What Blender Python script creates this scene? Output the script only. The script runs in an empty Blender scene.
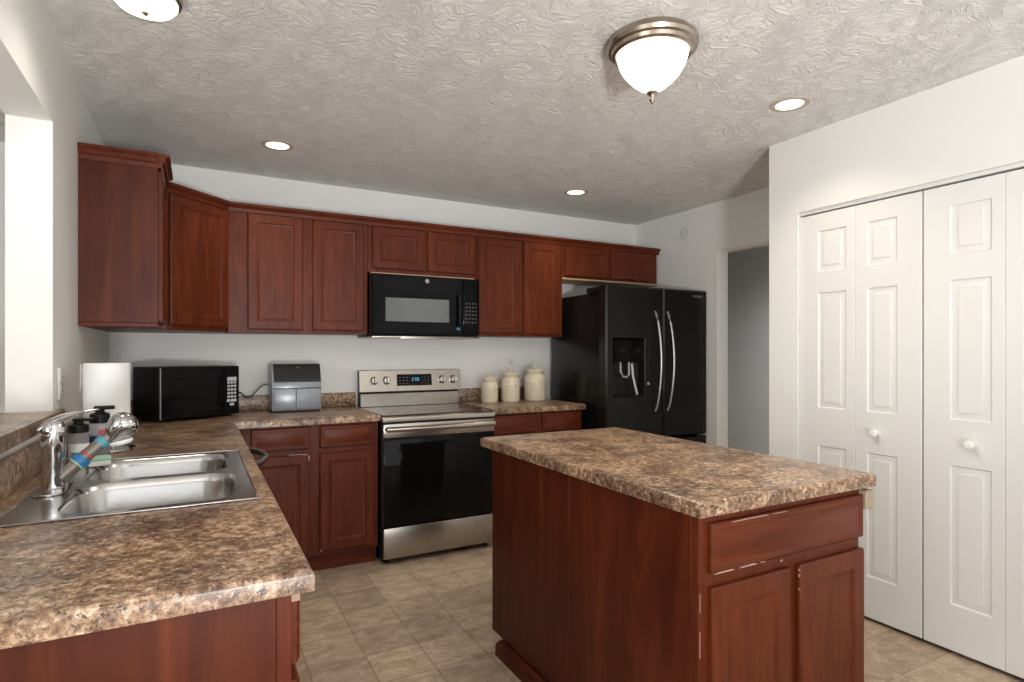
import bpy, bmesh, math, random
from mathutils import Vector, Matrix
random.seed(7)
S = bpy.context.scene
COL = S.collection
R = math.radians

# ------------------------------------------------------------------ camera, world, light, exposure
cam_d = bpy.data.cameras.new('camera')
cam = bpy.data.objects.new('camera', cam_d)
COL.objects.link(cam)
cam.location = (0.4653, -4.19, 1.3102)
cam.rotation_euler = (R(90), 0, -R(28.3234))
cam_d.sensor_width = 36.0
cam_d.lens = 582.72 / 1024 * 36.0
cam_d.shift_y = 10.79 / 1024
cam_d.clip_start = 0.05
S.camera = cam

S.view_settings.view_transform = 'Standard'
S.view_settings.look = 'None'
S.view_settings.exposure = 0.0
S.view_settings.gamma = 1.0
S.view_settings.use_curve_mapping = False

world = bpy.data.worlds.new('daylight')
S.world = world
world.use_nodes = True
world.node_tree.nodes['Background'].inputs[0].default_value = (0.86, 0.93, 1.0, 1)
world.node_tree.nodes['Background'].inputs[1].default_value = 1.0

def area(name, loc, rot, sx, sy, watts, color):
    l = bpy.data.lights.new(name, 'AREA')
    l.shape = 'RECTANGLE'; l.size = sx; l.size_y = sy; l.energy = watts; l.color = color
    o = bpy.data.objects.new(name, l)
    o.location = loc; o.rotation_euler = rot
    COL.objects.link(o)
    return o

ZC = 2.476          # ceiling
ZK = 0.924          # countertop
XR = 4.018          # right wall
XP = 3.321          # pantry wall
REAR = -8.0
# daylight through the patio window of the adjoining room (left), the rear window, and an added fill spot bounced off the ceiling
XA = -2.6           # outer wall of the adjoining room
area('patio_daylight', (XA - 0.25, -5.2, 1.25), (R(90), 0, -R(90)), 2.6, 2.0, 74, (1.0, 0.985, 0.965))
area('window_daylight', (1.5, REAR - 0.25, 1.25), (R(90), 0, 0), 3.9, 2.0, 42, (1.0, 0.985, 0.965))
fl = bpy.data.lights.new('ceiling_fill_spot', 'SPOT')  # added spot behind the camera, aimed up to brighten ceiling and room
fl.energy = 430; fl.color = (1.0, 0.985, 0.97); fl.spot_size = R(150); fl.spot_blend = 0.7; fl.shadow_soft_size = 0.2
fo = bpy.data.objects.new('ceiling_fill_spot', fl); COL.objects.link(fo)
fo.location = (0.7, -5.6, 0.8); fo.rotation_euler = (R(152), 0, R(-12))

# ------------------------------------------------------------------ materials
def nodes(name):
    m = bpy.data.materials.new(name); m.use_nodes = True
    nt = m.node_tree
    return m, nt, nt.nodes['Principled BSDF']

def ramp(nt, stops, fac):
    r = nt.nodes.new('ShaderNodeValToRGB')
    e = r.color_ramp.elements
    while len(e) < len(stops): e.new(0.5)
    for k, (p, c) in enumerate(stops):
        e[k].position = p; e[k].color = (c[0], c[1], c[2], 1)
    nt.links.new(fac, r.inputs['Fac'])
    return r

def coords(nt, scale=(1, 1, 1)):
    t = nt.nodes.new('ShaderNodeTexCoord'); mp = nt.nodes.new('ShaderNodeMapping')
    mp.inputs['Scale'].default_value = scale
    nt.links.new(t.outputs['Object'], mp.inputs['Vector'])
    return mp.outputs['Vector']

def noise(nt, vec, scale, detail=4, rough=0.55, dist=0.0):
    n = nt.nodes.new('ShaderNodeTexNoise')
    n.inputs['Scale'].default_value = scale; n.inputs['Detail'].default_value = detail
    n.inputs['Roughness'].default_value = rough; n.inputs['Distortion'].default_value = dist
    nt.links.new(vec, n.inputs['Vector'])
    return n.outputs['Fac']

def mixc(nt, fac, a, b, mode='MIX'):
    m = nt.nodes.new('ShaderNodeMix'); m.data_type = 'RGBA'; m.blend_type = mode
    for s, v in ((0, fac), (6, a), (7, b)):
        if hasattr(v, 'is_linked') or hasattr(v, 'links'): nt.links.new(v, m.inputs[s])
        elif isinstance(v, (int, float)): m.inputs[s].default_value = v
        else: m.inputs[s].default_value = (v[0], v[1], v[2], 1)
    return m.outputs[2]

def bump(nt, p, h, strength, dist):
    b = nt.nodes.new('ShaderNodeBump')
    b.inputs['Strength'].default_value = strength; b.inputs['Distance'].default_value = dist
    nt.links.new(h, b.inputs['Height']); nt.links.new(b.outputs['Normal'], p.inputs['Normal'])

def plain(name, color, rough=0.5, metal=0.0, coat=0.0, var=0.04, vs=6.0, spec=0.5, bmp=0.0, bs=200):
    m, nt, p = nodes(name)
    v = coords(nt)
    n = noise(nt, v, vs, 3)
    lo = [c * (1 - var) for c in color]; hi = [min(1, c * (1 + var)) for c in color]
    r = ramp(nt, [(0.3, lo), (0.7, hi)], n)
    nt.links.new(r.outputs[0], p.inputs['Base Color'])
    p.inputs['Roughness'].default_value = rough; p.inputs['Metallic'].default_value = metal
    p.inputs['Coat Weight'].default_value = coat; p.inputs['Specular IOR Level'].default_value = spec
    if bmp: bump(nt, p, noise(nt, v, bs, 2), bmp, 0.002)
    return m

def wood(name, scale, dark, mid, lite, rough=0.38):
    m, nt, p = nodes(name)
    v = coords(nt, scale)
    n1 = noise(nt, v, 1.0, 6, 0.6, 1.2)
    r1 = ramp(nt, [(0.22, dark), (0.5, mid), (0.80, lite)], n1)
    v2 = coords(nt, tuple(s * 5 for s in scale))
    n2 = noise(nt, v2, 1.0, 3, 0.6)
    r2 = ramp(nt, [(0.3, (0.72, 0.72, 0.72)), (0.65, (1, 1, 1))], n2)
    c = mixc(nt, 0.6, r1.outputs[0], r2.outputs[0], 'MULTIPLY')
    v3 = coords(nt, (3, 3, 2))
    r3 = ramp(nt, [(0.35, (0.8, 0.8, 0.8)), (0.7, (1.05, 1.05, 1.05))], noise(nt, v3, 1.0, 2))
    c = mixc(nt, 1.0, c, r3.outputs[0], 'MULTIPLY')
    nt.links.new(c, p.inputs['Base Color'])
    p.inputs['Roughness'].default_value = rough
    p.inputs['Specular IOR Level'].default_value = 0.22
    return m

WD, WM, WL = (0.068, 0.0120, 0.0040), (0.118, 0.0230, 0.0075), (0.172, 0.039, 0.013)
M = {}
M['wood_v'] = wood('cherry_vertical', (26, 26, 2.2), WD, WM, WL)
M['wood_h'] = wood('cherry_horizontal', (2.2, 26, 26), WD, WM, WL)
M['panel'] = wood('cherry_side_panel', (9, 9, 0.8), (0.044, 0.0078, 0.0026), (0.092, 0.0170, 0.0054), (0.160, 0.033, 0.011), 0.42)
M['raw_wood'] = plain('pale_raw_wood', (0.62, 0.42, 0.27), 0.6)
M['block'] = plain('aged_wood_block', (0.33, 0.27, 0.185), 0.6)
M['chip'] = plain('chipped_finish', (0.46, 0.32, 0.25), 0.7)

def laminate():
    m, nt, p = nodes('speckled_laminate')
    v = coords(nt)
    vs = coords(nt, (1.0, 1.0, 1.0))
    big = noise(nt, vs, 7, 6, 0.68, 0.4)
    fine = noise(nt, vs, 58, 6, 0.70, 0.2)
    base = ramp(nt, [(0.34, (0.080, 0.045, 0.028)), (0.44, (0.21, 0.122, 0.068)), (0.54, (0.37, 0.247, 0.155)), (0.66, (0.62, 0.49, 0.375))], fine)
    tone = ramp(nt, [(0.40, (0.46, 0.40, 0.38)), (0.58, (1.15, 1.12, 1.06))], big)
    c = mixc(nt, 1.0, base.outputs[0], tone.outputs[0], 'MULTIPLY')
    # dark mineral flecks
    n3 = noise(nt, v, 85, 4, 0.75, 0.3)
    f3 = ramp(nt, [(0.56, (0, 0, 0)), (0.63, (1, 1, 1))], n3)
    c = mixc(nt, f3.outputs[0], c, (0.040, 0.026, 0.026))
    # rust flecks
    n4 = noise(nt, v, 38, 5, 0.7, 0.3)
    f4 = ramp(nt, [(0.60, (0, 0, 0)), (0.70, (0.75, 0.75, 0.75))], n4)
    c = mixc(nt, f4.outputs[0], c, (0.19, 0.065, 0.035))
    # cream flecks
    n5 = noise(nt, vs, 80, 4, 0.7, 0.2)
    f5 = ramp(nt, [(0.57, (0, 0, 0)), (0.68, (0.75, 0.75, 0.75))], n5)
    c = mixc(nt, f5.outputs[0], c, (0.66, 0.54, 0.42))
    nt.links.new(c, p.inputs['Base Color'])
    p.inputs['Roughness'].default_value = 0.32
    return m
M['lam'] = laminate()

def floor_mat():
    m, nt, p = nodes('stone_look_vinyl_tile')
    t = nt.nodes.new('ShaderNodeTexCoord')
    mp = nt.nodes.new('ShaderNodeMapping'); mp.inputs['Location'].default_value = (-0.159, 0.035, 0)
    nt.links.new(t.outputs['Object'], mp.inputs['Vector'])
    v = mp.outputs['Vector']
    b = nt.nodes.new('ShaderNodeTexBrick')
    b.offset = 0.0; b.squash = 1.0
    b.inputs['Scale'].default_value = 1.0
    b.inputs['Mortar Size'].default_value = 0.003; b.inputs['Mortar Smooth'].default_value = 0.3
    b.inputs['Brick Width'].default_value = 0.2353; b.inputs['Row Height'].default_value = 0.2353
    b.inputs['Color1'].default_value = (0.80, 0.80, 0.80, 1); b.inputs['Color2'].default_value = (1.14, 1.13, 1.10, 1)
    b.inputs['Mortar'].default_value = (0.50, 0.47, 0.42, 1)
    nt.links.new(v, b.inputs['Vector'])
    vv = coords(nt, (1, 1.6, 1))
    n1 = noise(nt, vv, 9, 7, 0.68, 0.6)
    r1 = ramp(nt, [(0.3, (0.325, 0.237, 0.163)), (0.5, (0.46, 0.352, 0.258)), (0.7, (0.61, 0.49, 0.378))], n1)
    n2 = noise(nt, vv, 70, 4, 0.7)
    r2 = ramp(nt, [(0.35, (0.82, 0.81, 0.8)), (0.65, (1.1, 1.1, 1.1))], n2)
    c = mixc(nt, 1.0, r1.outputs[0], r2.outputs[0], 'MULTIPLY')
    c = mixc(nt, 0.75, c, b.outputs['Color'], 'MULTIPLY')
    nt.links.new(c, p.inputs['Base Color'])
    p.inputs['Roughness'].default_value = 0.42
    return m
M['floor'] = floor_mat()

def ceiling_mat():
    m, nt, p = nodes('brushed_texture_ceiling')
    v = coords(nt)
    a = noise(nt, v, 5, 2, 0.5, 0.0)
    # swirl the lookup so the strokes change direction like a slap brush pattern
    t = nt.nodes.new('ShaderNodeVectorMath'); t.operation = 'MULTIPLY_ADD'
    n = nt.nodes.new('ShaderNodeTexNoise'); n.inputs['Scale'].default_value = 4.5; n.inputs['Detail'].default_value = 2
    nt.links.new(v, n.inputs['Vector'])
    nt.links.new(n.outputs['Color'], t.inputs[0]); t.inputs[1].default_value = (0.55, 0.55, 0); nt.links.new(v, t.inputs[2])
    h1 = noise(nt, t.outputs[0], 32, 6, 0.62, 1.2)
    h2 = noise(nt, t.outputs[0], 55, 3, 0.6, 0.8)
    ad = nt.nodes.new('ShaderNodeMath'); ad.operation = 'MULTIPLY_ADD'
    nt.links.new(h2, ad.inputs[0]); ad.inputs[1].default_value = 0.5; nt.links.new(h1, ad.inputs[2])
    bump(nt, p, ad.outputs[0], 0.85, 0.02)
    p.inputs['Base Color'].default_value = (0.80, 0.795, 0.78, 1)
    p.inputs['Roughness'].default_value = 0.8
    return m
M['ceiling'] = ceiling_mat()
M['wall'] = plain('painted_wall', (0.775, 0.78, 0.76), 0.6, var=0.015, vs=2, bmp=0.06, bs=160)
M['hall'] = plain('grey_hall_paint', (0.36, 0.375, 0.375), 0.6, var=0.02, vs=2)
M['white'] = plain('white_door_paint', (0.735, 0.738, 0.725), 0.4, var=0.01)
M['dark'] = plain('dark_gap', (0.02, 0.02, 0.02), 0.8)
M['steel'] = plain('brushed_steel', (0.37, 0.34, 0.30), 0.28, 1.0, var=0.05, vs=30)
M['sinksteel'] = plain('sink_steel', (0.47, 0.465, 0.455), 0.2, 1.0, var=0.03, vs=20)
M['chrome'] = plain('chrome', (0.62, 0.62, 0.63), 0.07, 1.0, var=0.01)
M['nickel'] = plain('brushed_nickel', (0.40, 0.34, 0.28), 0.28, 1.0, var=0.03)
M['black'] = plain('black_gloss', (0.005, 0.005, 0.006), 0.08, spec=0.10)
M['blackmat'] = plain('black_plastic', (0.008, 0.008, 0.009), 0.35, spec=0.18)
M['fridge'] = plain('black_steel', (0.011, 0.010, 0.009), 0.2, 0.0, var=0.04, spec=0.24)
M['fridgeside'] = plain('black_textured_side', (0.009, 0.009, 0.0095), 0.2, spec=0.26)
M['glassblack'] = plain('oven_glass', (0.004, 0.004, 0.004), 0.06, spec=0.11)
M['window'] = plain('microwave_window', (0.09, 0.10, 0.10), 0.06, spec=0.9)
M['cooktop'] = plain('cooktop_glass', (0.030, 0.027, 0.025), 0.07, spec=0.9)
M['paper'] = plain('white_paper', (0.80, 0.80, 0.80), 0.85, var=0.02, vs=30, bmp=0.2, bs=120)
M['cream'] = plain('cream_glaze', (0.78, 0.69, 0.54), 0.18, coat=0.4, var=0.05)
M['plate'] = plain('white_plastic', (0.78, 0.77, 0.74), 0.35)
M['fryer'] = plain('blue_grey_plastic', (0.27, 0.30, 0.34), 0.28, 0.2)
M['fryertop'] = plain('charcoal_plastic', (0.02, 0.019, 0.019), 0.35, spec=0.3)
M['greyp'] = plain('grey_plastic', (0.34, 0.35, 0.36), 0.4)
M['keys'] = plain('key_print', (0.52, 0.55, 0.58), 0.5)
M['keysdim'] = plain('dim_key_print', (0.12, 0.12, 0.125), 0.5)
M['blue'] = plain('blue_tape', (0.02, 0.16, 0.36), 0.4)
M['teal'] = plain('teal_band', (0.07, 0.27, 0.33), 0.4)
M['wrap'] = plain('grey_wrap', (0.20, 0.18, 0.155), 0.3, 0.5)
M['red'] = plain('red_label', (0.55, 0.05, 0.08), 0.4)
M['navy'] = plain('navy_label', (0.02, 0.03, 0.14), 0.4)
M['green'] = plain('green_sponge', (0.34, 0.58, 0.40), 0.9, bmp=0.3)
M['whitesp'] = plain('white_sponge', (0.72, 0.74, 0.72), 0.9, bmp=0.3)
M['can_trim'] = plain('tan_trim', (0.46, 0.40, 0.33), 0.45)
M['bar'] = plain('light_satin_metal', (0.50, 0.50, 0.51), 0.35, 1.0)
M['patch'] = plain('patch_paint', (0.72, 0.715, 0.69), 0.6)

def clear(name, color):
    m, nt, p = nodes(name)
    p.inputs['Base Color'].default_value = (*color, 1)
    p.inputs['Roughness'].default_value = 0.1
    p.inputs['Transmission Weight'].default_value = 0.8
    p.inputs['IOR'].default_value = 1.35
    return m
M['clear'] = clear('clear_bottle', (0.75, 0.76, 0.78))

def emit(name, color, s, base=(0.8, 0.75, 0.65)):
    m, nt, p = nodes(name)
    p.inputs['Base Color'].default_value = (*base, 1)
    p.inputs['Emission Color'].default_value = (*color, 1)
    p.inputs['Emission Strength'].default_value = s
    p.inputs['Roughness'].default_value = 0.25
    return m
M['bowl'] = emit('lit_frosted_glass', (1.0, 0.90, 0.74), 3.0)
M['lens'] = emit('lit_can_lens', (1.0, 0.86, 0.66), 3.2)
M['digit'] = emit('blue_display', (0.12, 0.5, 0.75), 1.2, (0.02, 0.05, 0.08))
M['digitdim'] = emit('dim_display', (0.2, 0.28, 0.32), 0.12, (0.05, 0.05, 0.05))

# ------------------------------------------------------------------ mesh helpers
class MB:
    def __init__(self): self.bm = bmesh.new()
    def add(self, b2):
        me = bpy.data.meshes.new('t'); b2.to_mesh(me); b2.free(); self.bm.from_mesh(me); bpy.data.meshes.remove(me)
        return self
    def box(self, x0, x1, y0, y1, z0, z1, bev=0.0, seg=2):
        b = bmesh.new()
        bmesh.ops.create_cube(b, size=1)
        for v in b.verts:
            v.co = Vector((x0 + (v.co.x + .5) * (x1 - x0), y0 + (v.co.y + .5) * (y1 - y0), z0 + (v.co.z + .5) * (z1 - z0)))
        if bev: bmesh.ops.bevel(b, geom=b.edges[:], offset=bev, segments=seg, profile=0.5, affect='EDGES')
        return self.add(b)
    def prism(self, poly, axis, a, b_, bev=0.0, seg=2):
        """poly in the other two axes (in x,y,z order), extruded along axis from a to b_"""
        b = bmesh.new()
        def mk(p, t):
            q = list(p); q.insert(axis, t); return b.verts.new(q)
        A = [mk(p, a) for p in poly]; B = [mk(p, b_) for p in poly]
        n = len(poly)
        b.faces.new(A); b.faces.new(B[::-1])
        for i in range(n): b.faces.new((A[i], B[i], B[(i + 1) % n], A[(i + 1) % n]))
        bmesh.ops.recalc_face_normals(b, faces=b.faces[:])
        if bev: bmesh.ops.bevel(b, geom=b.edges[:], offset=bev, segments=seg, profile=0.5, affect='EDGES')
        return self.add(b)
    def lathe(self, prof, c=(0, 0, 0), axis='Z', n=40):
        b = bmesh.new(); rings = []
        for r, h in prof:
            if r < 1e-6: rings.append([b.verts.new((0, 0, h))])
            else: rings.append([b.verts.new((r * math.cos(2 * math.pi * k / n), r * math.sin(2 * math.pi * k / n), h)) for k in range(n)])
        for p, q in zip(rings, rings[1:]):
            for k in range(n):
                k2 = (k + 1) % n
                if len(p) == 1 and len(q) == 1: continue
                if len(p) == 1: b.faces.new((p[0], q[k2], q[k]))
                elif len(q) == 1: b.faces.new((p[k], p[k2], q[0]))
                else: b.faces.new((p[k], p[k2], q[k2], q[k]))
        if len(rings[0]) > 1: b.faces.new(rings[0])
        if len(rings[-1]) > 1: b.faces.new(rings[-1])
        bmesh.ops.recalc_face_normals(b, faces=b.faces[:])
        rot = {'Z': Matrix(), 'X': Matrix.Rotation(R(90), 4, 'Y'), 'Y': Matrix.Rotation(R(90), 4, 'X')}[axis]   # Y: height runs to -Y
        if not isinstance(c, Matrix): rot = Matrix.Translation(c) @ rot
        else: rot = c
        b.transform(rot)
        return self.add(b)
    def tube(self, pts, r, n=12, flat=1.0):
        b = bmesh.new(); pts = [Vector(p) for p in pts]; rings = []
        rs = r if isinstance(r, (list, tuple)) else [r] * len(pts)
        up = Vector((0, 0, 1))
        for i, p in enumerate(pts):
            d = (pts[min(i + 1, len(pts) - 1)] - pts[max(i - 1, 0)]).normalized()
            ref = up if abs(d.dot(up)) < 0.95 else Vector((0, 1, 0))
            s = d.cross(ref).normalized(); u = s.cross(d).normalized()
            rings.append([b.verts.new(p + rs[i] * (s * math.cos(2 * math.pi * k / n) + u * flat * math.sin(2 * math.pi * k / n))) for k in range(n)])
        for p, q in zip(rings, rings[1:]):
            for k in range(n): b.faces.new((p[k], p[(k + 1) % n], q[(k + 1) % n], q[k]))
        b.faces.new(rings[0]); b.faces.new(rings[-1])
        bmesh.ops.recalc_face_normals(b, faces=b.faces[:])
        return self.add(b)
    def panel(self, xs, zs, holes, yf, yb, rings, ob=0.003, top=0.0):
        """slab facing -Y (front at yf, back at yb) over grid xs/zs; hole cells get nested rings (inset, depth) and a last face"""
        b = bmesh.new()
        V = {}
        def v(x, y, z):
            k = (round(x, 5), round(y, 5), round(z, 5))
            if k not in V: V[k] = b.verts.new((x, y, z))
            return V[k]
        X = list(xs); Z = list(zs)
        Xf = X[:]; Zf = Z[:]
        Xf[0] += ob; Xf[-1] -= ob; Zf[0] += ob; Zf[-1] -= ob
        for i in range(len(X) - 1):
            for j in range(len(Z) - 1):
                q = (Xf[i], Xf[i + 1], Zf[j], Zf[j + 1])
                if (i, j) in holes:
                    prev = [v(q[0], yf, q[2]), v(q[1], yf, q[2]), v(q[1], yf, q[3]), v(q[0], yf, q[3])]
                    for ins, dep in rings:
                        a = ins
                        cur = [b.verts.new((q[0] + a, yf + dep, q[2] + a)), b.verts.new((q[1] - a, yf + dep, q[2] + a)),
                               b.verts.new((q[1] - a, yf + dep, q[3] - a)), b.verts.new((q[0] + a, yf + dep, q[3] - a))]
                        for k in range(4): b.faces.new((prev[k], prev[(k + 1) % 4], cur[(k + 1) % 4], cur[k]))
                        prev = cur
                    b.faces.new(prev)
                else:
                    b.faces.new((v(q[0], yf, q[2]), v(q[1], yf, q[2]), v(q[1], yf, q[3]), v(q[0], yf, q[3])))
        # edges: chamfer then sides to the back
        def loop(y, A, B):
            pts = [(x, B[0]) for x in A] + [(A[-1], z) for z in B[1:]] + [(x, B[-1]) for x in A[-2::-1]] + [(A[0], z) for z in B[-2:0:-1]]
            return [v(x, y, z) for x, z in pts]
        L0 = loop(yf, Xf, Zf); L1 = loop(yf + ob, X, Z); L2 = loop(yb, X, Z)
        n = len(L0)
        for A, B in ((L0, L1), (L1, L2)):
            for k in range(n): b.faces.new((A[k], B[k], B[(k + 1) % n], A[(k + 1) % n]))
        b.faces.new(L2[::-1])
        bmesh.ops.recalc_face_normals(b, faces=b.faces[:])
        return self.add(b)
    def plate(self, xs, ys, keep, z0, z1, bev=0.0, seg=3, edge=None):
        """horizontal slab made of grid cells; the top outer edges for which edge(mid) holds are rounded"""
        b = bmesh.new(); V = {}
        def v(i, j, z):
            if (i, j, z) not in V: V[(i, j, z)] = b.verts.new((xs[i], ys[j], z))
            return V[(i, j, z)]
        nx, ny = len(xs) - 1, len(ys) - 1
        K = lambda i, j: 0 <= i < nx and 0 <= j < ny and keep(i, j)
        for i in range(nx):
            for j in range(ny):
                if not K(i, j): continue
                c = [(i, j), (i + 1, j), (i + 1, j + 1), (i, j + 1)]
                b.faces.new([v(a, d, z1) for a, d in c]); b.faces.new([v(a, d, z0) for a, d in c[::-1]])
                for k, (di, dj) in enumerate(((0, -1), (1, 0), (0, 1), (-1, 0))):
                    if not K(i + di, j + dj):
                        p, q = c[k], c[(k + 1) % 4]
                        b.faces.new((v(*p, z0), v(*q, z0), v(*q, z1), v(*p, z1)))
        bmesh.ops.recalc_face_normals(b, faces=b.faces[:])
        bmesh.ops.dissolve_limit(b, angle_limit=0.01, verts=b.verts[:], edges=b.edges[:], delimit=set())
        if bev:
            es = [e for e in b.edges if abs(e.verts[0].co.z - z1) < 1e-5 and abs(e.verts[1].co.z - z1) < 1e-5 and len(e.link_faces) == 2
                  and abs(e.link_faces[0].normal.dot(e.link_faces[1].normal)) < 0.5
                  and (edge is None or edge((e.verts[0].co + e.verts[1].co) / 2))]
            bmesh.ops.bevel(b, geom=es, offset=bev, segments=seg, profile=0.5, affect='EDGES')
        bmesh.ops.triangulate(b, faces=[f for f in b.faces if len(f.verts) > 4])
        return self.add(b)
    def build(self, name, mat, parent=None, smooth=35):
        me = bpy.data.meshes.new(name); self.bm.to_mesh(me); self.bm.free()
        me.materials.append(M[mat] if isinstance(mat, str) else mat)
        if smooth:
            for p in me.polygons: p.use_smooth = True
            me.set_sharp_from_angle(angle=R(smooth))
        o = bpy.data.objects.new(name, me); COL.objects.link(o)
        if parent: o.parent = parent
        return o

def thing(name, label, cat, loc=(0, 0, 0), rz=0.0, group=None):
    o = bpy.data.objects.new(name, None); COL.objects.link(o)
    o.empty_display_size = 0.05
    o.location = loc; o.rotation_euler = (0, 0, R(rz))
    o['label'] = label; o['category'] = cat
    if group: o['group'] = group
    return o

def tag(o, label, cat, group=None):
    o['label'] = label; o['category'] = cat
    if group: o['group'] = group
    return o

def struct(name, mb, mat):
    o = mb.build(name, mat, smooth=0); o['kind'] = 'structure'
    return o

# ------------------------------------------------------------------ the room shell
struct('floor', MB().box(XA - .1, 8.0, REAR - .1, 2.5, -0.1, 0), 'floor')
struct('ceiling', MB().box(XA - .1, 8.0, REAR - .1, 2.5, ZC, ZC + 0.1), 'ceiling')
struct('wall_back', MB().box(XA - .1, XR + .12, 0, 0.12, 0, ZC), 'wall')
OPEN_D = 1.53
wl = MB()
wl.box(-.134, 0, -OPEN_D, 0, 0, ZC)
wl.box(-.134, 0, -3.15, -OPEN_D, 0, 1.055)
wl.box(-.134, 0, -3.15, -OPEN_D, 2.148, ZC)
wl.box(-.134, 0, -3.25, -3.15, 0, ZC)
struct('wall_left', wl, 'wall')
wa = MB()
wa.box(XA - .1, XA, -3.9, 0, 0, ZC); wa.box(XA - .1, XA, REAR, -6.5, 0, ZC)
wa.box(XA - .1, XA, -6.5, -3.9, 0, .2); wa.box(XA - .1, XA, -6.5, -3.9, 2.3, ZC)
struct('wall_adjoining', wa, 'wall')
wr = MB()
wr.box(XR, XR + .12, -.957, 0, 0, ZC)
wr.box(XR, XR + .12, -1.95, -.957, 2.10, ZC)
wr.box(XR, XR + .12, -3.75, -1.95, 0, ZC)
struct('wall_right', wr, 'wall')
wp = MB()
wp.box(XP, XP + .1, -2.15, -1.97, 0, ZC)
wp.box(XP, XP + .1, -3.37, -2.15, 2.062, ZC)
wp.box(XP, XP + .1, REAR, -3.37, 0, ZC)
wp.box(XP + .1, XR, -2.07, -1.97, 0, ZC)
wp.box(XP + .1, XR, -3.75, -3.65, 0, ZC)
struct('wall_pantry', wp, 'wall')
wh = MB()
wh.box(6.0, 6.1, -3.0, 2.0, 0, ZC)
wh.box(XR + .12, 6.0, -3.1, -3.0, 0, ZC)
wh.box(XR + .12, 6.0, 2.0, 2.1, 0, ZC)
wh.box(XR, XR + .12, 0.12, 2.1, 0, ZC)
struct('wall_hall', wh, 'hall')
wb = MB()
for x0, x1 in ((XA - .1, -.5), (3.5, 3.6)): wb.box(x0, x1, REAR - .1, REAR, 0, ZC)
wb.box(-.5, 3.5, REAR - .1, REAR, 0, .2); wb.box(-.5, 3.5, REAR - .1, REAR, 2.3, ZC)
struct('wall_rear', wb, 'wall')
# bifold track at the head of the pantry opening
tk = MB()
tk.box(XP + .014, XP + .05, -3.365, -2.155, 2.044, 2.0615)
struct('trim_1', tk, 'white')

# ------------------------------------------------------------------ pantry bifold doors
def bifold(name, label, d0, d1, knob_leaf, knob_d):
    """d0..d1 along the wall; two leaves"""
    t = thing(name, label, 'door', (XP + .012, -d0, 0.015), -90, 'bifold pantry doors')
    w = (d1 - d0 - 0.002) / 2
    for i in (0, 1):
        x0 = i * (w + .0012)
        wide, nar = 0.105, 0.045
        a, b_ = (wide, w - nar) if i == 0 else (nar + .012, w - wide)
        MB().panel([x0, x0 + a, x0 + b_, x0 + w],
                   [0.004, .203, .805, 1.003, 1.606, 1.714, 1.928, 2.019],
                   {(1, 1), (1, 3), (1, 5)}, 0.0, 0.032,
                   [(.005, .007), (.012, .007), (.031, .0035), (.0322, .0005)], 0.002).build('door_leaf', 'white', t, 30)
    leaf = [c for c in t.children if c.name.startswith('door_leaf')][knob_leaf]
    kx = knob_d - d0
    MB().lathe([(.010, 0), (.008, .012), (.012, .018), (.0185, .026), (.0195, .034), (.014, .042), (0, .044)], (kx, 0.0, .905), 'Y', 24).build('knob', 'plate', leaf)
    return t
bifold('bifold_door', 'white two-leaf bifold pantry door nearer the doorway, partly behind the island', 2.152, 2.757, 1, 2.560)
bifold('bifold_door', 'white bifold pantry door at the right edge, cut off by the frame', 2.763, 3.368, 0, 2.950)

# round cover on the right wall
o = MB().lathe([(.055, 0), (.055, .004), (.046, .008), (.02, .008), (.014, .006), (0, .006)], Matrix.Translation((XR, -.631, 2.292)) @ Matrix.Rotation(R(-90), 4, 'Y'), n=32).build('wall_cover_plate', 'patch')
tag(o, 'faint round cover plate high on the right wall above the refrigerator', 'cover plate')

# hall wall hooks
for z in (1.98, 1.74):
    o = MB().lathe([(.018, 0), (.016, .01), (.008, .014), (.008, .03), (.014, .036), (0, .04)], Matrix.Translation((6.0, .42 if z > 1.9 else .38, z)) @ Matrix.Rotation(R(-90), 4, 'Y'), n=16).build('wall_hook', 'greyp')
    tag(o, 'small grey knob on the hall wall through the doorway, ' + ('upper of two' if z > 1.9 else 'lower of two'), 'hook', 'knobs on the hall wall')

# ------------------------------------------------------------------ cabinets
RING = [(.004, .005), (.012, .0065), (.017, .0095)]
def door(t, x0, x1, z0, z1, yf, name='door', frame=.052, mat='wood_v', handle=None):
    MBd = MB().panel([x0, x0 + frame, x1 - frame, x1], [z0, z0 + frame, z1 - frame, z1], {(1, 1)}, yf - .02, yf, RING, .005)
    return MBd.build(name, mat, t, 25)
def slab(t, x0, x1, z0, z1, yf, name='drawer_front', mat='wood_h'):
    return MB().panel([x0, x0 + .018, x1 - .018, x1], [z0, z0 + .018, z1 - .018, z1], {(1, 1)}, yf - .02, yf, [(.003, .0018), (.010, .0018), (.014, 0)], .006).build(name, mat, t, 25)
def crown(t, x0, x1, yf, z, h=.055, ends=(0, 0), dep=None):
    """small stepped moulding along the top front edge; returns along the ends when ends are set"""
    prof = [(0, 0), (-.008, 0), (-.010, h * .35), (-.020, h * .62), (-.026, h * .72), (-.026, h), (0, h)]
    m = MB().prism([(yf + p, z + q) for p, q in prof], 0, x0 - (.02 if ends[0] else 0), x1 + (.02 if ends[1] else 0))
    if ends[0]: m.prism([(x0 + p, z + q) for p, q in prof], 1, yf + .001, yf + dep)
    if ends[1]: m.prism([(x1 - p, z + q) for p, q in prof], 1, yf + .001, yf + dep)
    return m.build('crown_moulding', 'wood_h', t, 20)

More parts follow.
